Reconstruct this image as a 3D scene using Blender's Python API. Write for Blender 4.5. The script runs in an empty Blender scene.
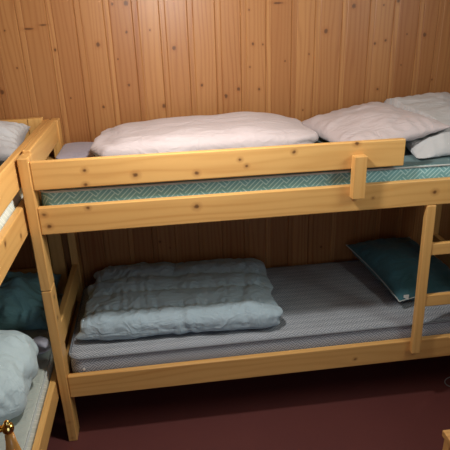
import bpy, bmesh, math, random
from mathutils import Vector, Matrix, noise
random.seed(7)
scene = bpy.context.scene
COL = scene.collection

# ------------------------------------------------------------------ helpers
def set_mat(o, m):
    o.data.materials.clear(); o.data.materials.append(m)

def empty(name, loc, label, cat, group=None):
    o = bpy.data.objects.new(name, None)
    o.location = loc
    o.empty_display_size = .1
    COL.objects.link(o)
    tag(o, label, cat, group)
    return o

def tag(o, label=None, cat=None, group=None, kind=None):
    if label: o['label'] = label
    if cat: o['category'] = cat
    if group: o['group'] = group
    if kind: o['kind'] = kind
    return o

def world_loc(o):
    v = Vector((0, 0, 0))
    while o is not None:
        v = v + o.location
        o = o.parent
    return v

def link(name, me, mat, parent=None, smooth=False, origin=None):
    """me holds world coordinates; the object's origin goes to `origin`."""
    o = bpy.data.objects.new(name, me)
    COL.objects.link(o)
    base = world_loc(parent) if parent else Vector((0, 0, 0))
    if origin is None:
        origin = base
    origin = Vector(origin)
    me.transform(Matrix.Translation(-origin))
    if parent: o.parent = parent
    o.location = origin - base
    if mat: me.materials.append(mat)
    for p in me.polygons: p.use_smooth = smooth
    return o

def box_into(V, F, G, lo, hi, grain, bev, rnd):
    bm = bmesh.new()
    bmesh.ops.create_cube(bm, size=1)
    for v in bm.verts:
        v.co = Vector([lo[i] + (v.co[i] + .5) * (hi[i] - lo[i]) for i in range(3)])
    if bev:
        bmesh.ops.bevel(bm, geom=list(bm.edges), offset=bev, segments=2, profile=.5, affect='EDGES')
    n0 = len(V)
    bm.verts.index_update()
    o = [(1, 2), (0, 2), (0, 1)][grain]
    for v in bm.verts:
        V.append(v.co.copy())
        G.append((v.co[grain] + rnd[0], v.co[o[0]] + rnd[1], v.co[o[1]] + rnd[2]))
    for f in bm.faces:
        F.append([n0 + v.index for v in f.verts])
    bm.free()

def boards(name, pieces, mat, parent=None, bev=.004, origin=None):
    """pieces: list of (lo, hi, grain_axis) timber boxes joined in one part."""
    V, F, G = [], [], []
    for lo, hi, g in pieces:
        box_into(V, F, G, lo, hi, g, bev, [random.uniform(-9, 9) for _ in range(3)])
    me = bpy.data.meshes.new(name)
    me.from_pydata(V, [], F)
    a = me.attributes.new('gc', 'FLOAT_VECTOR', 'POINT')
    a.data.foreach_set('vector', [c for g in G for c in g])
    return link(name, me, mat, parent, origin=origin)

def tube(name, pts, r, mat, parent=None, seg=8, closed=False, origin=None):
    pts = [Vector(p) for p in pts]
    V, F = [], []
    n = len(pts)
    for i, p in enumerate(pts):
        if closed:
            t = (pts[(i + 1) % n] - pts[i - 1]).normalized()
        else:
            t = (pts[min(i + 1, n - 1)] - pts[max(i - 1, 0)]).normalized()
        up = Vector((0, 0, 1)) if abs(t.z) < .9 else Vector((1, 0, 0))
        a = t.cross(up).normalized(); b = t.cross(a).normalized()
        for k in range(seg):
            an = 2 * math.pi * k / seg
            V.append(p + r * (math.cos(an) * a + math.sin(an) * b))
    for i in range(n if closed else n - 1):
        j = (i + 1) % n
        for k in range(seg):
            l = (k + 1) % seg
            F.append((i * seg + k, i * seg + l, j * seg + l, j * seg + k))
    if not closed:
        F.append(tuple(range(seg))[::-1]); F.append(tuple((n - 1) * seg + k for k in range(seg)))
    me = bpy.data.meshes.new(name); me.from_pydata(V, [], F)
    return link(name, me, mat, parent, smooth=True, origin=origin)

def lathe(name, prof, mat, parent=None, centre=(0, 0, 0), tilt=None, seg=24):
    V, F = [], []
    for r, z in prof:
        for k in range(seg):
            an = 2 * math.pi * k / seg
            V.append(Vector((r * math.cos(an), r * math.sin(an), z)))
    for i in range(len(prof) - 1):
        for k in range(seg):
            l = (k + 1) % seg
            F.append((i * seg + k, i * seg + l, (i + 1) * seg + l, (i + 1) * seg + k))
    F.append(tuple(range(seg))[::-1]); F.append(tuple((len(prof) - 1) * seg + k for k in range(seg)))
    M = Matrix.Translation(centre) @ (tilt or Matrix.Identity(4))
    V = [M @ v for v in V]
    me = bpy.data.meshes.new(name); me.from_pydata(V, [], F)
    a = me.attributes.new('gc', 'FLOAT_VECTOR', 'POINT')
    a.data.foreach_set('vector', [c for v in V for c in (v.z, v.x, v.y)])
    return link(name, me, mat, parent, smooth=True)

def fbm(p, s, oct=3, seed=0.0):
    p = Vector(p) * s + Vector((seed * 3.7, seed * 1.3, -seed * 2.1))
    a, t = 1.0, 0.0
    for _ in range(oct):
        t += a * noise.noise(p); p = p * 2.03; a *= .5
    return t

def ridge(p, s, seed=0.0, warp=.6):
    """crease-like field 0..1, sharp valleys"""
    q = Vector(p) * s + Vector((seed * 5.1, -seed * 2.3, seed))
    w = Vector((noise.noise(q * .7 + Vector((9, 0, 0))), noise.noise(q * .7 + Vector((0, 7, 0))), noise.noise(q * .7)))
    q = q + w * warp * 2
    return abs(noise.noise(q))

def grid_cube(n):
    """surface of a cube [-1,1]^3 as a welded grid"""
    idx, V, F = {}, [], []
    def vid(i, j, k):
        key = (i, j, k)
        if key not in idx:
            idx[key] = len(V)
            V.append(Vector((2 * i / n - 1, 2 * j / n - 1, 2 * k / n - 1)))
        return idx[key]
    for a in range(n):
        for b in range(n):
            for (f, flip) in ((0, True), (n, False)):
                q = [vid(a, b, f), vid(a + 1, b, f), vid(a + 1, b + 1, f), vid(a, b + 1, f)]
                F.append(q[::-1] if flip else q)
                q = [vid(a, f, b), vid(a + 1, f, b), vid(a + 1, f, b + 1), vid(a, f, b + 1)]
                F.append(q if flip else q[::-1])
                q = [vid(f, a, b), vid(f, a + 1, b), vid(f, a + 1, b + 1), vid(f, a, b + 1)]
                F.append(q[::-1] if flip else q)
    return V, F

def puff(name, centre, half, mat, shape, parent=None, n=48, en=6, em=2.6, rotz=0, floor_z=None, label=None):
    """soft superellipsoid; shape(p, s, nrm) returns the displaced local point.
       p local metric position, s the unit-cube direction."""
    V, F = grid_cube(n)
    out = []
    hx, hy, hz = half
    R = Matrix.Rotation(rotz, 4, 'Z')
    for c in V:
        c = Vector([math.sin(t * math.pi / 2) * .35 + t * .65 for t in c])
        q = (abs(c.x) ** en + abs(c.y) ** en) ** (1 / en)
        k = (q ** em + abs(c.z) ** em) ** (1 / em)
        s = c / max(k, 1e-6)
        nr = Vector((s.x ** 5 / hx, s.y ** 5 / hy, s.z / hz)).normalized()
        p = Vector((s.x * hx, s.y * hy, s.z * hz))
        p = shape(p, s, nr)
        p = R @ p + Vector(centre)
        if floor_z is not None and p.z < floor_z:
            p.z = floor_z
        out.append(p)
    me = bpy.data.meshes.new(name); me.from_pydata(out, [], F)
    return link(name, me, mat, parent, smooth=True,
                origin=None if parent else (centre[0], centre[1], floor_z if floor_z is not None else centre[2]))

def pillow_mesh(name, w, l, t, M, mat, seed, wr=1.0, parent=None, n=72, floor_z=None, sag=0.0, origin=None, fold=None):
    """soft pillow with pinched seams; M places it in the world."""
    V, F, rim = [], [], []
    def pt(u, v, side):
        x = w / 2 * u * (1 - .07 * (1 - v * v) * abs(u) ** 3)
        y = l / 2 * v * (1 - .07 * (1 - u * u) * abs(v) ** 3)
        prof = max(0, (1 - abs(u) ** 2.6)) ** .55 * max(0, (1 - abs(v) ** 2.6)) ** .55
        z = side * t / 2 * prof
        d = max(0, (1 - u ** 8) * (1 - v ** 8))
        # broad lumps, then long creases, then gathers along the seams
        z += side * t * .16 * fbm((x, y, side), 5.5, 2, seed) * d * wr
        z += side * t * .13 * (ridge((x * 1.0, y * 1.6, side), 7, seed) - .3) * d * wr
        edge = max(abs(u), abs(v))
        along = v if abs(u) > abs(v) else u
        z += side * t * .05 * math.sin(along * 26 + 4 * fbm((x, y, 0), 6, 2, seed + 4)) * max(0, edge - .55) * 2 * d * wr
        z -= sag * (u * u + v * v) * .5
        if fold: z += fold(u, v, side) * d
        return Vector((x, y, z))
    ids = {}
    for side in (1, -1):
        for i in range(n + 1):
            for j in range(n + 1):
                b = i in (0, n) or j in (0, n)
                if b and side == -1:
                    ids[(side, i, j)] = ids[(1, i, j)]; continue
                u, v = 2 * i / n - 1, 2 * j / n - 1
                u = math.sin(u * math.pi / 2) * .5 + u * .5
                v = math.sin(v * math.pi / 2) * .5 + v * .5
                p = M @ pt(u, v, side if not b else 0.0)
                if floor_z is not None and p.z < floor_z: p.z = floor_z
                ids[(side, i, j)] = len(V); V.append(p)
        for i in range(n):
            for j in range(n):
                q = [ids[(side, i, j)], ids[(side, i + 1, j)], ids[(side, i + 1, j + 1)], ids[(side, i, j + 1)]]
                F.append(q if side == 1 else q[::-1])
    for i in range(n + 1): rim.append(V[ids[(1, i, 0)]].copy())
    for j in range(1, n + 1): rim.append(V[ids[(1, n, j)]].copy())
    for i in range(n - 1, -1, -1): rim.append(V[ids[(1, i, n)]].copy())
    for j in range(n - 1, 0, -1): rim.append(V[ids[(1, 0, j)]].copy())
    me = bpy.data.meshes.new(name); me.from_pydata(V, [], F)
    o = link(name, me, mat, parent, smooth=True, origin=origin if origin is not None else M.translation)
    return o, rim

def place(loc, rx=0, ry=0, rz=0):
    return (Matrix.Translation(loc) @ Matrix.Rotation(math.radians(rz), 4, 'Z')
            @ Matrix.Rotation(math.radians(ry), 4, 'Y') @ Matrix.Rotation(math.radians(rx), 4, 'X'))

# ------------------------------------------------------------------ materials
class N:
    def __init__(s, name):
        s.m = bpy.data.materials.new(name); s.m.use_nodes = True
        s.t = s.m.node_tree; s.t.nodes.clear()
        s.out = s.t.nodes.new('ShaderNodeOutputMaterial')
        s.b = s.t.nodes.new('ShaderNodeBsdfPrincipled')
        s.t.links.new(s.b.outputs[0], s.out.inputs[0])
    def new(s, k, **kw):
        n = s.t.nodes.new(k)
        for a, v in kw.items(): setattr(n, a, v)
        return n
    def put(s, sock, v):
        if isinstance(v, bpy.types.NodeSocket): s.t.links.new(v, sock)
        elif v is not None: sock.default_value = v
    def math(s, op, a, b=None, c=None, clamp=False):
        n = s.new('ShaderNodeMath', operation=op, use_clamp=clamp)
        s.put(n.inputs[0], a)
        if b is not None: s.put(n.inputs[1], b)
        if c is not None: s.put(n.inputs[2], c)
        return n.outputs[0]
    def vmath(s, op, a, b=None):
        n = s.new('ShaderNodeVectorMath', operation=op)
        s.put(n.inputs[0], a)
        if b is not None: s.put(n.inputs[1], b)
        return n
    def noise(s, vec, scale, detail=2, rough=.5, dist=0):
        n = s.new('ShaderNodeTexNoise')
        s.put(n.inputs['Vector'], vec)
        n.inputs['Scale'].default_value = scale; n.inputs['Detail'].default_value = detail
        n.inputs['Roughness'].default_value = rough; n.inputs['Distortion'].default_value = dist
        return n.outputs[0]
    def ramp(s, fac, stops):
        n = s.new('ShaderNodeValToRGB'); s.put(n.inputs[0], fac)
        e = n.color_ramp.elements
        while len(e) < len(stops): e.new(.5)
        for el, (p, c) in zip(e, stops): el.position = p; el.color = (*c, 1)
        return n.outputs[0]
    def mix(s, fac, a, b, mode='MIX'):
        n = s.new('ShaderNodeMix', data_type='RGBA', blend_type=mode)
        s.put(n.inputs[0], fac)
        s.put(n.inputs[6], a if isinstance(a, bpy.types.NodeSocket) else (*a, 1))
        s.put(n.inputs[7], b if isinstance(b, bpy.types.NodeSocket) else (*b, 1))
        return n.outputs[2]
    def bump(s, h, strength, dist=.01):
        n = s.new('ShaderNodeBump'); n.inputs['Strength'].default_value = strength
        n.inputs['Distance'].default_value = dist
        s.put(n.inputs['Height'], h); s.put(s.b.inputs['Normal'], n.outputs[0])

def pine(name, light, dark, knots=(), rough=.45, per_board=.0, streak=1.0):
    m = N(name)
    at = m.new('ShaderNodeAttribute', attribute_name='gc').outputs['Vector']
    st = m.vmath('MULTIPLY', at, (1.0, 9, 9)).outputs[0]
    warp = m.noise(st, 1.1, 2, .5)
    sep = m.new('ShaderNodeSeparateXYZ'); m.put(sep.inputs[0], at)
    ph = m.math('ADD', m.math('MULTIPLY', m.math('ADD', sep.outputs[1], m.math('MULTIPLY', sep.outputs[2], .6)), 260),
                m.math('MULTIPLY', warp, 26))
    ring = m.math('POWER', m.math('MULTIPLY_ADD', m.math('SINE', ph), .5, .5), 2.0)
    fine = m.noise(m.vmath('MULTIPLY', at, (3, 160, 160)).outputs[0], 1, 3, .6)
    wide = m.noise(m.vmath('MULTIPLY', at, (.8, 7, 7)).outputs[0], 1, 2, .5)
    f = m.math('MULTIPLY_ADD', ring, .42 * streak, m.math('MULTIPLY_ADD', fine, .35 * streak, m.math('MULTIPLY_ADD', wide, 1.0, -.45)), clamp=True)
    col = m.ramp(f, [(0, light), (.55, tuple((a * .62 + b * .38) for a, b in zip(light, dark))), (1, dark)])
    if per_board:
        bo = m.new('ShaderNodeAttribute', attribute_name='tone').outputs['Fac']
        col = m.mix(m.math('MULTIPLY', bo, per_board, clamp=True), col, tuple(c * k for c, k in zip(dark, (.86, .78, .72))))
    if knots:
        pos = m.new('ShaderNodeNewGeometry').outputs['Position']
        wob = m.noise(pos, 90, 1)
        acc = None
        for (x, y, z, r, sx, sz) in knots:
            d = m.vmath('SUBTRACT', pos, (x, y, z)).outputs[0]
            d = m.vmath('MULTIPLY', d, (1 / (r * sx), 1 / r, 1 / (r * sz))).outputs[0]
            ln = m.vmath('LENGTH', d).outputs['Value']
            acc = ln if acc is None else m.math('MINIMUM', acc, ln)
        acc = m.math('ADD', acc, m.math('MULTIPLY_ADD', wob, .7, -.35))
        halo = m.math('SUBTRACT', 1, m.math('DIVIDE', m.math('SUBTRACT', acc, .9), 1.7), clamp=True)
        core = m.math('SUBTRACT', 1, m.math('DIVIDE', m.math('SUBTRACT', acc, .55), .6), clamp=True)
        col = m.mix(m.math('MULTIPLY', halo, .45), col, (.30, .11, .03))
        col = m.mix(m.math('MULTIPLY', core, .8), col, (.085, .034, .012))
    m.put(m.b.inputs['Base Color'], col)
    m.b.inputs['Roughness'].default_value = rough
    m.b.inputs['Specular IOR Level'].default_value = .35
    m.bump(fine, .12, .002)
    return m.m

def cloth(name, col, col2=None, weave=900, crease=.35, cs=16, rough=.9, sheen=.15, alt=None):
    m = N(name)
    pos = m.new('ShaderNodeTexCoord').outputs['Object']
    n1 = m.noise(pos, cs, 3, .6, 1.2)
    n2 = m.noise(pos, cs * 2.7, 3, .55, 2.0)
    c = m.mix(m.noise(pos, 5, 2), col, col2 or tuple(x * .9 for x in col))
    m.put(m.b.inputs['Base Color'], c)
    m.b.inputs['Roughness'].default_value = rough
    m.b.inputs['Sheen Weight'].default_value = sheen
    m.b.inputs['Specular IOR Level'].default_value = .2
    n3 = m.noise(m.vmath('MULTIPLY', pos, (1, 1.7, 1.4)).outputs[0], cs * .62, 2, .5, 1.0)
    cr = m.math('POWER', m.math('SUBTRACT', 1, m.math('ABSOLUTE', m.math('MULTIPLY_ADD', n3, 2.6, -1.3)), clamp=True), 3)
    h = m.math('ADD', m.math('MULTIPLY', n1, .5), m.math('ADD', m.math('MULTIPLY', n2, .3), m.math('MULTIPLY', cr, .8)))
    m.bump(h, crease, .010)
    return m.m

def ticking(name, base, line, cell, nlines, width, top=None):
    """mattress cover: diagonal basket-weave of fine pale lines"""
    m = N(name)
    pos = m.new('ShaderNodeNewGeometry').outputs['Position']
    s = m.new('ShaderNodeSeparateXYZ'); m.put(s.inputs[0], pos)
    yz = m.math('ADD', s.outputs[1], s.outputs[2])
    a = m.math('MULTIPLY', m.math('ADD', s.outputs[0], yz), .7071 / cell)
    b = m.math('MULTIPLY', m.math('SUBTRACT', s.outputs[0], yz), .7071 / cell)
    par = m.math('FLOORED_MODULO', m.math('ADD', m.math('FLOOR', a), m.math('FLOOR', b)), 2)
    sel = m.math('ADD', m.math('MULTIPLY', a, par), m.math('MULTIPLY', b, m.math('SUBTRACT', 1, par)))
    fr = m.math('FRACT', m.math('MULTIPLY', sel, nlines))
    ln = m.math('LESS_THAN', fr, width)
    n = m.noise(pos, 14, 2)
    bc = m.mix(n, base, tuple(x * .82 for x in base))
    m.put(m.b.inputs['Base Color'], m.mix(m.math('MULTIPLY', ln, .8), bc, line))
    m.b.inputs['Roughness'].default_value = .85
    m.b.inputs['Specular IOR Level'].default_value = .2
    m.bump(m.math('ADD', ln, n), .25, .004)
    return m.m

def plain(name, col, rough=.5, metal=0, emit=None, spec=.4):
    m = N(name)
    pos = m.new('ShaderNodeNewGeometry').outputs['Position']
    n = m.noise(pos, 30, 3)
    m.put(m.b.inputs['Base Color'], m.mix(n, col, tuple(c * .88 for c in col)))
    m.b.inputs['Roughness'].default_value = rough
    m.b.inputs['Metallic'].default_value = metal
    m.b.inputs['Specular IOR Level'].default_value = spec
    if emit:
        m.b.inputs['Emission Color'].default_value = (*emit[0], 1)
        m.b.inputs['Emission Strength'].default_value = emit[1]
    return m.m

BIG, MID, SM = .012, .008, .0055
wall_knots = [(-.16,1.771,SM),(.262,1.693,BIG),(.057,1.676,MID),(.254,1.394,MID),(.349,1.872,MID),(-.223,1.491,BIG),(.35,1.622,SM),
 (.099,1.446,SM),(-.133,1.601,SM),(.414,1.873,.014),(.404,1.745,MID),(.517,1.75,SM),(.628,1.663,.012),(.391,1.496,MID),(.558,1.383,BIG),
 (.758,1.478,MID),(.88,1.417,BIG),(1.006,1.826,SM),(1.024,1.667,MID),(1.074,1.663,SM),(1.007,1.556,SM),(.947,1.449,.011),
 (1.054,1.444,MID),(1.19,1.578,SM),(1.315,1.607,SM),(1.4,1.715,.013),(1.29,1.323,SM),(1.539,1.828,.013),(1.771,1.847,BIG),(1.696,1.828,SM),
 (1.931,1.678,.012),(1.664,1.645,MID),(1.72,1.658,MID),(1.834,1.685,SM),(1.817,1.532,SM),(1.697,1.413,MID),(1.856,1.358,MID),
 (2.0,1.448,SM),(.479,.625,MID),(.533,.581,SM),(1.424,.507,MID)]
wk = [(x, 0, z, r, 1, 1.15) for x, z, r in [(x, z, r * .85) for x, z, r in wall_knots]] + [(1.15, 0, 1.853, .008, 3.2, .7), (-.05, 0, 1.775, .006, 4, .9), (.018, 0, 1.79, .005, 4, .8)]
rail_knots = [(.232,1.291,.009),(.42,1.26,.012),(.655,1.251,.010),(.826,1.294,.008),(.852,1.266,.008),(1.041,1.31,.009),(.229,1.235,.009),
 (.226,1.14,.009),(.648,1.112,.012),(.705,1.006,.006),(1.297,1.329,.011),(1.382,1.093,.006),(1.653,1.099,.011),(1.359,.285,.008),
 (.058,1.125,.009),(.07,1.075,.010),(.014,.113,.006),(.014,.02,.006)]
rk = [(x, -.785, z, r * .8, 1.15, 1) for x, z, r in rail_knots] + [(.036, -.755, .749, .008, 1, 1), (.036, -.757, .649, .008, 1, 1)]
bk = [(-.015, -1.068, 1.137, .010, 1, 1), (-.015, -.876, 1.083, .010, 1, 1), (-.015, -1.037, .365, .009, 1, 1), (-.015, -1.3, 1.29, .010, 1, 1),
      (-.015, -1.55, 1.1, .010, 1, 1), (-.015, -1.7, .29, .010, 1, 1), (-.6, -.02, 1.31, .012, 1, 1)]
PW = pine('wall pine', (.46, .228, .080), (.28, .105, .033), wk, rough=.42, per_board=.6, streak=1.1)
PW2 = pine('pine darkened against bounce', (.22, .11, .045), (.14, .06, .025), per_board=.5)  # for walls and ceiling out of view, darkened to reduce bounced light
PA = pine('bed pine', (.71, .415, .140), (.54, .26, .070), rk, rough=.38)
PB = pine('second bed pine', (.71, .415, .140), (.54, .26, .070), bk, rough=.38)
PS = pine('stool pine', (.66, .37, .13), (.45, .21, .06))
PH = pine('honey turned wood', (.60, .30, .08), (.42, .17, .035), rough=.25)

TEAL = ticking('teal mattress ticking', (.20, .41, .42), (.48, .68, .66), .060, 4, .30)
GREYT = ticking('grey mattress ticking', (.24, .265, .295), (.53, .56, .60), .030, 3, .38)
PALET = ticking('pale mattress ticking', (.68, .74, .67), (.76, .80, .75), .05, 3, .3)
SHEET = cloth('teal quilted top', (.11, .19, .20), (.09, .16, .17), crease=.2)
SHEET2 = cloth('lavender sheet', (.34, .33, .40), (.31, .30, .37), crease=.2)
GREYQ = cloth('grey quilted top', (.25, .26, .30), (.20, .21, .25), crease=.3, cs=24)
PALEQ = cloth('pale green grey cover', (.45, .49, .44), (.40, .44, .40), crease=.35, cs=14)
WHITE = cloth('white cotton', (.52, .455, .45), (.48, .42, .425), crease=.35, cs=13)
WHITE2 = cloth('cool white cotton', (.50, .50, .50), (.46, .47, .48), crease=.3, cs=12)
BLUEG = cloth('blue grey cotton', (.37, .46, .52), (.32, .42, .47), crease=.45, cs=15)
PALEB = cloth('pale blue cotton', (.52, .64, .67), (.47, .59, .62), crease=.4, cs=12)
TEALC = cloth('dark teal cotton', (.045, .13, .155), (.036, .11, .135), crease=.35, cs=12)
TEAL2 = cloth('teal cotton', (.21, .41, .44), (.17, .35, .38), crease=.5, cs=14)
LAV = cloth('pale lavender cotton', (.58, .58, .66), (.52, .53, .62), crease=.4, cs=12)
PIPE = plain('pale piping', (.50, .54, .52), .8)
PIPEG = plain('grey piping', (.22, .24, .26), .8)
TAGM = plain('white tag', (.75, .75, .72), .8)
BRASS = plain('brass', (.80, .55, .16), .14, 1.0)
CABLE = plain('grey cable', (.35, .34, .34), .5)
STEEL = plain('dark bolt', (.10, .09, .08), .4, .8)

def floor_mat():
    m = N('dark red floor')
    pos = m.new('ShaderNodeNewGeometry').outputs['Position']
    n = m.noise(pos, 3.5, 4, .6)
    f = m.noise(pos, 260, 2, .7)
    c = m.mix(n, (.135, .040, .034), (.105, .031, .029))
    c = m.mix(m.math('MULTIPLY', f, .5), c, (.085, .022, .022))
    m.put(m.b.inputs['Base Color'], c)
    m.b.inputs['Roughness'].default_value = .62
    m.b.inputs['Specular IOR Level'].default_value = .3
    m.bump(f, .2, .002)
    return m.m
FLOOR = floor_mat()

# ------------------------------------------------------------------ setting
XL, XR, YB, YF, H = -.90, 2.36, 0.0, -3.45, 2.42
def struct(name, pieces, mat, bev=0):
    o = boards(name, pieces, mat, None, bev)
    o['kind'] = 'structure'
    return o

struct('floor', [((XL - .1, YF - .1, -.08), (XR + .1, .12, 0), 0)], FLOOR)
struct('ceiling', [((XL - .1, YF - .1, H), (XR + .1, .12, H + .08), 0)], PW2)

def panel_wall(name, joints, mapf, z0, z1, depth, inward_flip, mat=None):
    """tongue-and-groove boards: one mesh, a V groove and a small bead at each joint"""
    V, F, G, T = [], [], [], []
    rnd = random.Random(11)
    for a, b in zip(joints[:-1], joints[1:]):
        r = [rnd.uniform(-9, 9) for _ in range(3)]
        tone = rnd.random()
        g = .0028
        bead = a + .026
        # profile across the board: groove, narrow bead strip, shallow groove, board face, groove
        prof = [(a, -.004), (a + g, 0), (bead, 0), (bead + .002, -.0018), (bead + .005, 0), (b - g, 0), (b, -.004)]
        n0 = len(V)
        for x, d in prof:
            for z in (z0, z1):
                V.append(mapf(x, d, z)); G.append((z + r[0], x + r[1], r[2])); T.append(max(0, .9 - 1.3 * tone) if x < bead + .001 else .25 + .75 * tone)
        for i in range(len(prof) - 1):
            q = [n0 + 2 * i, n0 + 2 * i + 2, n0 + 2 * i + 3, n0 + 2 * i + 1]
            F.append(q[::-1] if inward_flip else q)
    # solid backing
    n0 = len(V)
    x0, x1 = joints[0], joints[-1]
    for d in (-.006, -depth):
        for z in (z0, z1):
            for x in (x0, x1):
                V.append(mapf(x, d, z)); G.append((z, x, d)); T.append(.5)
    for q in ((4, 5, 7, 6), (0, 2, 6, 4), (1, 5, 7, 3), (0, 4, 5, 1), (2, 3, 7, 6)):
        F.append([n0 + k for k in q])
    me = bpy.data.meshes.new(name); me.from_pydata(V, [], F)
    at = me.attributes.new('gc', 'FLOAT_VECTOR', 'POINT'); at.data.foreach_set('vector', [c for g_ in G for c in g_])
    at = me.attributes.new('tone', 'FLOAT', 'POINT'); at.data.foreach_set('value', T)
    o = link(name, me, mat or PW2); o['kind'] = 'structure'
    return o

bj = [XL]
x = -.097 - .134 * 5
seen = [-.097, .04, .169, .304, .438, .566, .70, .835, .962, 1.09, 1.221, 1.342, 1.481, 1.626, 1.754, 1.889, 1.993]
while x < -.1:
    if x > XL + .03: bj.append(x)
    x += .134
bj += [s for s in seen if s > bj[-1] + .05] + [2.12, 2.25, XR]
panel_wall('wall_back', bj, lambda x, d, z: Vector((x, YB - d, z)), 0, H, .08, False, PW)
def even(a, b):
    n = round((b - a) / .134); return [a + (b - a) * i / n for i in range(n + 1)]
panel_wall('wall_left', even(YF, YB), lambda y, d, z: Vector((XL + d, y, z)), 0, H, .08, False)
for x0_, x1_, z0_ in ((XL, .5, 0), (1.3, XR, 0), (.5, 1.3, 2.0)):
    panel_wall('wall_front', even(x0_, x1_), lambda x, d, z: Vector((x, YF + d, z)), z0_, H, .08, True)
struct('added_door_1', [((.44, YF - .08, 0), (.5, YF + .015, 2.06), 2), ((1.3, YF - .08, 0), (1.36, YF + .015, 2.06), 2), ((.5, YF - .08, 2.0), (1.3, YF + .015, 2.06), 0)], PW2, .003)  # frame and wall opening added only to house the front fill light
# right wall with the window opening
WY0, WY1, WZ0, WZ1 = -2.10, -1.25, 1.65, 2.30
panel_wall('wall_right', even(WY1, YB), lambda y, d, z: Vector((XR - d, y, z)), 0, H, .08, True)
panel_wall('wall_right', even(YF, WY0), lambda y, d, z: Vector((XR - d, y, z)), 0, H, .08, True)
panel_wall('wall_right', even(WY0, WY1), lambda y, d, z: Vector((XR - d, y, z)), 0, WZ0, .08, True)
panel_wall('wall_right', even(WY0, WY1), lambda y, d, z: Vector((XR - d, y, z)), WZ1, H, .08, True)
wf = struct('window_1', [((XR - .015, WY0 - .06, WZ0 - .06), (XR + .08, WY0, WZ1 + .06), 2), ((XR - .015, WY1, WZ0 - .06), (XR + .08, WY1 + .06, WZ1 + .06), 2),
      ((XR - .015, WY0, WZ0 - .06), (XR + .08, WY1, WZ0), 1), ((XR - .015, WY0, WZ1), (XR + .08, WY1, WZ1 + .06), 1),
      ((XR + .03, (WY0 + WY1) / 2 - .02, WZ0), (XR + .06, (WY0 + WY1) / 2 + .02, WZ1), 2)], PW, .003)

# ------------------------------------------------------------------ bunk bed along the back wall
D = -.782        # front face of the long boards
A = empty('bunk_bed', (1.0, -.4, 0), 'pine bunk bed along the back wall with guard board and ladder', 'bunk bed', 'pine bunk beds')
PY = -.790
J = .795
def post(parent, x0, x1, y0, y1, mat, ztop):
    boards('post', [((x0, y0, 0), (x1, y1, J - .001), 2)], mat, parent)
    boards('post', [((x0, y0, J + .001), (x1, y1, ztop), 2)], mat, parent)
for (x0, x1) in ((-.005, .0355), (2.064, 2.104)):
    post(A, x0, x1, PY, PY + .085, PA, 1.352)
    post(A, x0, x1, -.095, -.02, PA, 1.356)
    boards('end_board', [((x0 + .003, PY + .087, 1.255), (x0 + .033, -.097, 1.362), 1)], PA, A)
    boards('end_board', [((x0 + .003, PY + .087, .47), (x0 + .033, -.097, .576), 1)], PA, A)
    boards('end_board', [((x0 + .003, PY + .087, 1.05), (x0 + .033, -.097, 1.15), 1)], PA, A)
    boards('end_board', [((x0 + .003, PY + .087, .246), (x0 + .033, -.097, .345), 1)], PA, A)
boards('guard_board', [((.0365, D, 1.2235), (1.502, D + .026, 1.3345), 0)], PA, A)
boards('side_rail', [((.0365, D, 1.0400), (2.0635, D + .028, 1.153), 0)], PA, A)
boards('side_rail', [((.0365, D, .243), (2.0635, D + .028, .3555), 0)], PA, A)
boards('side_rail', [((.0365, -.05, 1.0445), (2.0635, -.024, 1.157), 0)], PA, A)
boards('side_rail', [((.0365, -.05, .243), (2.0635, -.024, .3555), 0)], PA, A)
boards('guard_block', [((1.278, -.820, 1.106), (1.331, D - .0005, 1.284), 2)], PA, A, .003)
for z in (1.060, .258):
    boards('slat_base', [((.04 + i * .156, D + .029, z), (.04 + i * .156 + .09, -.052, z + .018), 1) for i in range(13)], PA, A, .002)
def lean(o):      # the ladder leans in under the upper rail
    for v in o.data.vertices:
        zz = v.co.z + A.location.z
        v.co.y += (zz - .30) / .7395 * .026
for x0, x1 in ((1.626, 1.668), (2.005, 2.046)):
    lean(boards('ladder_upright', [((x0, -.811, .300), (x1, D - .0005, 1.0395), 2)], PA, A, .004))
for z0, z1 in ((.803, .859), (.547, .604)):
    lean(boards('ladder_rung', [((1.6685, -.807, z0), (2.0045, -.786, z1), 0)], PA, A, .004))

# ------------------------------------------------------------------ bunk bed along the left wall
BX = -.015
Bd = empty('bunk_bed', (-.43, -1.0, 0), 'pine bunk bed along the left wall, only its near side boards in view', 'bunk bed', 'pine bunk beds')
for y0, y1 in ((-2.05, -2.012), (-.058, -.02)):
    for xo in ((BX - .10, BX - .03), (-.865, -.795)):
        post(Bd, xo[0], xo[1], y0, y1, PB, 1.365)
    boards('end_board', [((-.793, y0 + .005, 1.255), (BX - .102, y1 - .003, 1.362), 0)], PB, Bd)
    boards('end_board', [((-.793, y0 + .005, .44), (BX - .102, y1 - .003, .54), 0)], PB, Bd)
for x0, x1 in ((BX - .028, BX), (-.893, -.867)):
    boards('guard_board', [((x0, -2.05, 1.2295), (x1, -.02, 1.3515), 1)], PB, Bd)
    boards('side_rail', [((x0, -2.05, 1.0465), (x1, -.02, 1.161), 1)], PB, Bd)
    boards('side_rail', [((x0, -2.05, .246), (x1, -.02, .339), 1)], PB, Bd)
for z in (1.060, .258):
    boards('slat_base', [((-.862, -2.005 + i * .148, z), (BX - .032, -2.005 + i * .148 + .09, z + .018), 0) for i in range(13)], PB, Bd, .002)

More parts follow.
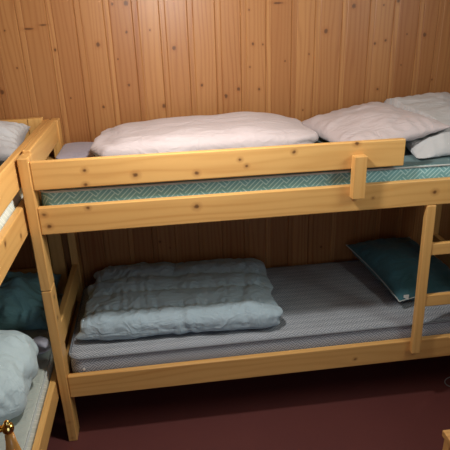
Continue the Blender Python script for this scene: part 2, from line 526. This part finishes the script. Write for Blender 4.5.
# ------------------------------------------------------------------ mattresses
def mattress(label, lo, hi, side, top, group, pipe, corner=.05, amp=.004):
    cx, cy = (lo[0] + hi[0]) / 2, (lo[1] + hi[1]) / 2
    o = empty('mattress', (cx, cy, lo[2]), label, 'mattress', group)
    hx, hy = (hi[0] - lo[0]) / 2, (hi[1] - lo[1]) / 2
    def loop(inset, z, n=14):
        pts = []
        for qx, qy, a0 in ((1, -1, -90), (1, 1, 0), (-1, 1, 90), (-1, -1, 180)):
            for k in range(n + 1):
                an = math.radians(a0 + 90 * k / n)
                pts.append(Vector((cx + qx * (hx - corner) + (corner - inset) * math.cos(an),
                                   cy + qy * (hy - corner) + (corner - inset) * math.sin(an), z)))
        # subdivide long edges
        out = []
        for i, p in enumerate(pts):
            q = pts[(i + 1) % len(pts)]
            m = max(1, int((q - p).length / .05))
            for k in range(m): out.append(p.lerp(q, k / m))
        return out
    h = hi[2] - lo[2]
    rings = [loop(.012, lo[2]), loop(.002, lo[2] + .012), loop(-.003, lo[2] + h * .5), loop(.001, hi[2] - .014), loop(.006, hi[2] - .006)]
    n = len(rings[0]); V = []; F = []
    for k, r in enumerate(rings):
        for p in r:
            V.append(p + Vector((0, 0, .004 * fbm(p, 6, 2, 3) if k > 1 else 0)))
    for a in range(len(rings) - 1):
        for i in range(n):
            j = (i + 1) % n; F.append((a * n + i, a * n + j, (a + 1) * n + j, (a + 1) * n + i))
    F.append(tuple(range(n))[::-1])
    me = bpy.data.meshes.new('cover'); me.from_pydata(V, [], F)
    link('cover', me, side, o, smooth=True)
    # top panel: gently quilted sheet of the cover
    nx, ny = 90, 50
    V, F = [], []
    for i in range(nx + 1):
        for j in range(ny + 1):
            u, v = 2 * i / nx - 1, 2 * j / ny - 1
            ex, ey = max(0, abs(u) * hx - (hx - corner)), max(0, abs(v) * hy - (hy - corner))
            rr = math.hypot(ex, ey); cr = corner - .006
            x, y = abs(u) * hx, abs(v) * hy
            if rr > cr and rr > 0:
                x = hx - corner + ex / rr * cr if ex > 0 else x
                y = hy - corner + ey / rr * cr if ey > 0 else y
            e = max(abs(u) ** 30, abs(v) ** 30)
            p = Vector((cx + math.copysign(x, u), cy + math.copysign(y, v), hi[2] - .006 * e))
            p.z += (1 - e) * (amp * fbm(p, 7, 3, 2) + .6 * amp * math.cos(p.x * 2 * math.pi / .16) * math.cos(p.y * 2 * math.pi / .16))
            V.append(p)
    for i in range(nx):
        for j in range(ny):
            a = i * (ny + 1) + j; F.append((a, a + ny + 1, a + ny + 2, a + 1))
    me = bpy.data.meshes.new('top_panel'); me.from_pydata(V, [], F)
    link('top_panel', me, top, o, smooth=True)
    tube('piping', [p + Vector((0, 0, .002)) for p in loop(-.001, hi[2] - .010)], .0042, pipe, o, 6, True)
    return o
mattress('teal mattress with pale woven lines, on the upper bunk by the back wall', (.042, -.748, 1.0785), (2.056, -.056, 1.212), TEAL, SHEET, 'bunk mattresses', PIPE)
mA = mattress('grey mattress on the lower bunk under the back wall', (.045, -.748, .2765), (2.056, -.056, .430), GREYT, GREYT, 'bunk mattresses', PIPEG, .06)
boards('tag', [((.103, -.7535, .362), (.113, -.751, .375), 0)], TAGM, mA, .0005)
mattress('pale mattress on the upper bunk by the left wall, a strip showing between its boards', (-.856, -1.995, 1.0785), (BX - .036, -.072, 1.210), PALET, PALEQ, 'bunk mattresses', PIPE)
mattress('pale green-grey mattress on the lower bunk by the left wall', (-.856, -1.995, .2765), (BX - .036, -.072, .392), PALET, PALEQ, 'bunk mattresses', PIPE)

# ------------------------------------------------------------------ bedding
# folded white duvet on the upper bunk
def sh_white(p, s, n):
    x, y, z = p
    q = p.copy()
    # silhouette: lower at the right end, a dip left of centre, soft shoulders
    prof = .90 + .10 * math.sin((x + .16) * 3.4) + .03 * math.sin(x * 11 + 1) - .25 * max(0, x - .25)
    if z > 0: q.z *= prof
    q.x += .03 * s.x * (1 - abs(s.z)) + .02 * fbm(p, 9, 2, 1) * abs(s.x) ** 4
    q += n * (.012 * fbm(p, 4, 2, 2) + .007 * (ridge((x * .7, y * 1.6, z * 1.6), 7, 3) - .25))
    q += n * .010 * math.sin(z * 90 + 3 * fbm(p, 6, 2, 5)) * abs(s.x) ** 6
    return q
o = puff('duvet', (.724, -.345, 1.288), (.462, .25, .074), WHITE, sh_white, n=64, en=7, em=3.2, floor_z=1.2225)
tag(o, 'white folded duvet on the upper bunk, behind the guard board', 'duvet', 'folded duvets')

def sh_sheet(p, s, n):
    return p + n * .006 * fbm(p, 9, 2, 41)
o = puff('folded_sheet', (.140, -.215, 1.232), (.092, .150, .010), SHEET2, sh_sheet, n=20, en=10, em=3, floor_z=1.2225)
tag(o, 'lavender grey folded sheet on the upper bunk, left of the white duvet', 'sheet')
# folded blue grey duvet on the lower bunk
def sh_blue(p, s, n):
    x, y, z = p
    q = p.copy()
    v = (s.y + 1) / 2                      # 0 front .. 1 back
    top = (1.0 + .06 * math.sin(v * 5)) * (1.05 - .16 * x)
    if s.z > 0: q.z *= top
    # the front corners are drawn out to points, as the folded layers lie on the mattress
    low = max(0, -s.z) if s.z < 0 else 0
    fr = max(0, -s.y) ** 3
    q.x += .045 * math.copysign(abs(s.x) ** 5, s.x) * fr * max(0, .6 - s.z)
    q.x *= 1.0 - .035 * v
    q.x += .020 * math.sin(z * 60 + 5 * fbm(p, 5, 2, 8)) * abs(s.x) ** 8
    # stitched channels that run along the bed
    ch = abs(math.sin((v * 4.0 + .12 * fbm((x, y, 0), 3, 2, 6) + .25) * math.pi)) ** .55
    if s.z > .1: q += Vector((0, 0, 1)) * (.024 * (ch - .75)) * min(1, (s.z - .1) * 2.2)
    seam = math.exp(-(ch / .45) ** 2)
    q += n * .0045 * math.sin(x * 150 + 9 * fbm((x, y, 0), 5, 2, 31)) * seam * max(0, s.z)
    dip = math.exp(-((x + .02) / .05) ** 2) * v
    q.z -= .02 * dip * max(0, s.z)
    q += n * (.006 * fbm(p, 6, 2, 4) + .014 * (ridge((x * 1.6, y * .7, z), 8, 6) - .25) + .006 * (ridge((x * 1.3, y, z), 19, 16) - .25) * (.35 + .65 * max(0, s.z)))
    return q
o = puff('duvet', (.565, -.372, .488), (.468, .318, .064), BLUEG, sh_blue, n=116, en=14, em=3.6, rotz=math.radians(-3.0), floor_z=.4400)
tag(o, 'blue-grey folded duvet on the lower bunk by the back wall', 'duvet', 'folded duvets')

from mathutils.bvhtree import BVHTree
def press(low, up, z0):
    '''the pillow on top presses the one beneath down to its own underside'''
    b = BVHTree.FromPolygons([v.co + up.location for v in up.data.vertices], [tuple(p.vertices) for p in up.data.polygons])
    for v in low.data.vertices:
        w_ = v.co + low.location
        hit = b.ray_cast(Vector((w_.x, w_.y, 0)), Vector((0, 0, 1)))[0]
        if hit is not None and w_.z > hit.z - .013:
            v.co.z = max(z0, hit.z - .013) - low.location.z
# upper bunk pillows
M1 = place((1.500, -.372, 1.304), rx=1, ry=-9, rz=9)
o, rim = pillow_mesh('pillow', .48, .60, .13, M1, WHITE, 5, .7, floor_z=1.2225, origin=(1.5, -.385, 1.2225))
p_top = o
tag(o, 'white pillow on the upper bunk, just right of the white duvet', 'pillow', 'pillows')
M2 = place((1.825, -.400, 1.303), rx=14, ry=-4, rz=0)
o, rim = pillow_mesh('pillow', .45, .62, .15, M2, WHITE2, 9, .7, floor_z=1.2225, origin=(1.845, -.385, 1.2225))
press(o, p_top, 1.2225)
tag(o, 'white pillow at the right end of the upper bunk, behind the other white pillow', 'pillow', 'pillows')

# lower bunk dark pillow
M3 = place((1.790, -.335, .512), rx=7, ry=2, rz=9)
o, rim = pillow_mesh('pillow', .42, .55, .155, M3, TEALC, 3, .7, floor_z=.4400, origin=(1.735, -.33, .4345))
tag(o, 'dark teal pillow with pale piping on the lower bunk behind the ladder', 'pillow', 'pillows')
tube('piping', rim, .0026, PIPE, o, 6, True)
tp = M3 @ Vector((-.168, -.262, .010))
t_ = boards('care_tag', [((tp.x - .012, tp.y - .004, tp.z - .014), (tp.x + .014, tp.y - .001, tp.z + .014), 0)], TAGM, o, .0005)
t_['label'] = 'small pale care tag'

# bedding on the left bunk
M4 = place((-.345, -.290, 1.33), rx=8, ry=6, rz=4)
o, rim = pillow_mesh('pillow', .52, .39, .21, M4, WHITE2, 14, 1.1, floor_z=1.2205, origin=(-.335, -.28, 1.2205))
tag(o, 'white pillow at the head of the upper bunk in the left corner', 'pillow', 'pillows')
def sh_lav(p, s, n):
    q = p.copy()
    q += n * (.02 * fbm(p, 5, 3, 12) + .02 * (ridge(p, 7, 13) - .25))
    return q
o = puff('duvet', (-.40, -.86, 1.27), (.30, .34, .07), LAV, sh_lav, n=44, en=4, em=2.2, floor_z=1.2205)
tag(o, 'pale lavender duvet on the upper bunk by the left wall', 'duvet', 'folded duvets')
M5 = place((-.30, -.265, .475), rx=16, ry=6, rz=2)
o, rim = pillow_mesh('pillow', .46, .40, .17, M5, TEAL2, 21, 2.3, floor_z=.4025, origin=(-.30, -.265, .4025))
tag(o, 'teal crumpled pillow on the lower bunk in the left corner', 'pillow', 'pillows')
def sh_pb(p, s, n):
    q = p.copy()
    q += n * (.02 * fbm(p, 5, 3, 22) + .028 * (ridge((p.x, p.y, p.z), 7, 23) - .25))
    q.x += .012 * math.sin(p.y * 30 + 3 * fbm(p, 4, 2, 2)) * max(0, s.x) ** 4
    return q
o = puff('duvet', (-.378, -.925, .505), (.315, .25, .145), PALEB, sh_pb, n=64, en=3.6, em=2.5, floor_z=.4025)
tag(o, 'pale blue crumpled duvet on the lower bunk by the left wall', 'duvet', 'folded duvets')

o = puff('folded_cloth', (-.105, -.60, .416), (.045, .075, .014), LAV, lambda p, s, n: p + n * .012 * fbm(p, 14, 2, 51), n=20, en=3, em=2.2, rotz=.5, floor_z=.4025)
tag(o, 'small pale crumpled cloth on the lower left bunk beside the pale blue duvet', 'cloth')
# ------------------------------------------------------------------ small things at the frame's edges
st = empty('wooden_stand', (.27, -2.12, 0), 'turned wooden post topped with a brass ball and brass bar, bottom left corner', 'stand')
def turned(x, y):
    lathe('post', [(.026, 0), (.026, .03), (.016, .06), (.013, .14), (.018, .5), (.013, .8), (.011, .98), (.012, 1.10), (.0135, 1.20), (.0125, 1.235), (.0080, 1.262), (.0062, 1.280)], PH, st, (x, y, 0))
    lathe('brass_ball', [(.003, -.0102), (.006, -.0082), (.0080, -.0045), (.0088, 0), (.0080, .0045), (.006, .0072), (.004, .0085), (.0032, .0105), (.0036, .012), (.002, .0135)], BRASS, st, (x, y, 1.290))
turned(.27, -2.12); turned(-.42, -2.12)
tube('brass_bar', [(.261, -2.12, 1.290), (-.411, -2.12, 1.290)], .0048, BRASS, st, 12)
boards('stretcher', [((-.405, -2.132, .10), (.255, -2.108, .13), 0)], PH, st)

sl = empty('stool', (1.62, -1.57, 0), 'low pine stool on the dark red floor, bottom right corner', 'stool')
boards('seat', [((1.447, -1.74, .395), (1.80, -1.398, .42), 0)], PS, sl, .002)
for x0 in (1.455, 1.752):
    for y0 in (-1.735, -1.44):
        boards('leg', [((x0, y0, 0), (x0 + .036, y0 + .036, .3945), 2)], PS, sl, .002)
for x0 in (1.462, 1.765):
    boards('apron', [((x0, -1.698, .33), (x0 + .016, -1.441, .394), 1)], PS, sl, .001)

pts = []
for k in range(40):
    t = k / 39
    an = math.radians(-60 - 250 * t)
    pts.append((1.955 + .052 * math.cos(an) * (1 + .3 * t), -.705 + .045 * math.sin(an), .004 + .002 * math.sin(9 * t)))
o = tube('cable', pts, .0025, CABLE, None, 6, origin=(1.955, -.705, 0))
tag(o, 'thin grey cable loop on the floor under the right end of the bunk', 'cable')

# ------------------------------------------------------------------ light: daylight through the window, sky outside
w = bpy.data.worlds.new('World'); scene.world = w; w.use_nodes = True
bg = w.node_tree.nodes['Background']
bg.inputs[0].default_value = (.62, .80, 1.0, 1); bg.inputs[1].default_value = .2

def area(name, loc, target, sx, sy, power, col):
    l = bpy.data.lights.new(name, 'AREA'); l.shape = 'RECTANGLE'; l.size = sx; l.size_y = sy
    l.energy = power; l.color = col
    o = bpy.data.objects.new(name, l); COL.objects.link(o)
    o.location = loc
    o.rotation_euler = (Vector(target) - Vector(loc)).to_track_quat('-Z', 'Y').to_euler()
    return o
area('window_daylight', (XR - .03, (WY0 + WY1) / 2, (WZ0 + WZ1) / 2), (0, (WY0 + WY1) / 2, (WZ0 + WZ1) / 2 - .1), .8, .6, 17, (.93, 1.0, .93))
area('front_blue_fill', (.9, YF + .03, 1.35), (.9, 0, .9), .8, 1.2, 6, (.62, .75, 1.0))  # added bluish fill from behind the camera, brightens front faces down low
# pendant lamp hanging above the floor in front of the bunks, just over the picture
LX, LY, LZ = .62, -1.10, 1.98
cl = empty('pendant_lamp', (LX, LY, H), 'bare bulb pendant lamp hanging above the floor in front of the bunks', 'lamp')
lathe('ceiling_rose', [(.05, -.025), (.05, -.0005)], TAGM, cl, (LX, LY, H))
tube('cord', [(LX, LY, H - .02), (LX, LY, LZ + .085)], .004, CABLE, cl)
lathe('lamp_holder', [(.022, .06), (.022, .10), (.008, .105)], TAGM, cl, (LX, LY, LZ))
lp = bpy.data.lights.new('bulb', 'POINT'); lp.shadow_soft_size = .055; lp.energy = 50; lp.color = (1.0, .965, .92)
lo_ = bpy.data.objects.new('bulb', lp); COL.objects.link(lo_); lo_.location = (LX, LY, LZ)

# ------------------------------------------------------------------ camera
cam = bpy.data.cameras.new('Camera'); co = bpy.data.objects.new('Camera', cam); COL.objects.link(co)
R = Matrix(((0.9908848597507705, 0.07755276077442333, -0.11014882665267461), (-0.13141987910847164, 0.37685972632575, -0.9168999738514532), (-0.029597467658747316, 0.9230180474779168, 0.38361657151150746)))
co.matrix_world = Matrix.Translation((.522, -2.7566, 1.8497)) @ R.to_4x4()
cam.sensor_width = 36; cam.sensor_height = 36; cam.sensor_fit = 'HORIZONTAL'
cam.lens = 528.3 / 450 * 36
cam.clip_start = .02
scene.camera = co
vs = scene.view_settings
scene.display_settings.display_device = 'sRGB'
vs.view_transform = 'Standard'; vs.look = 'None'; vs.gamma = 1; vs.use_curve_mapping = False
vs.exposure = 0.0
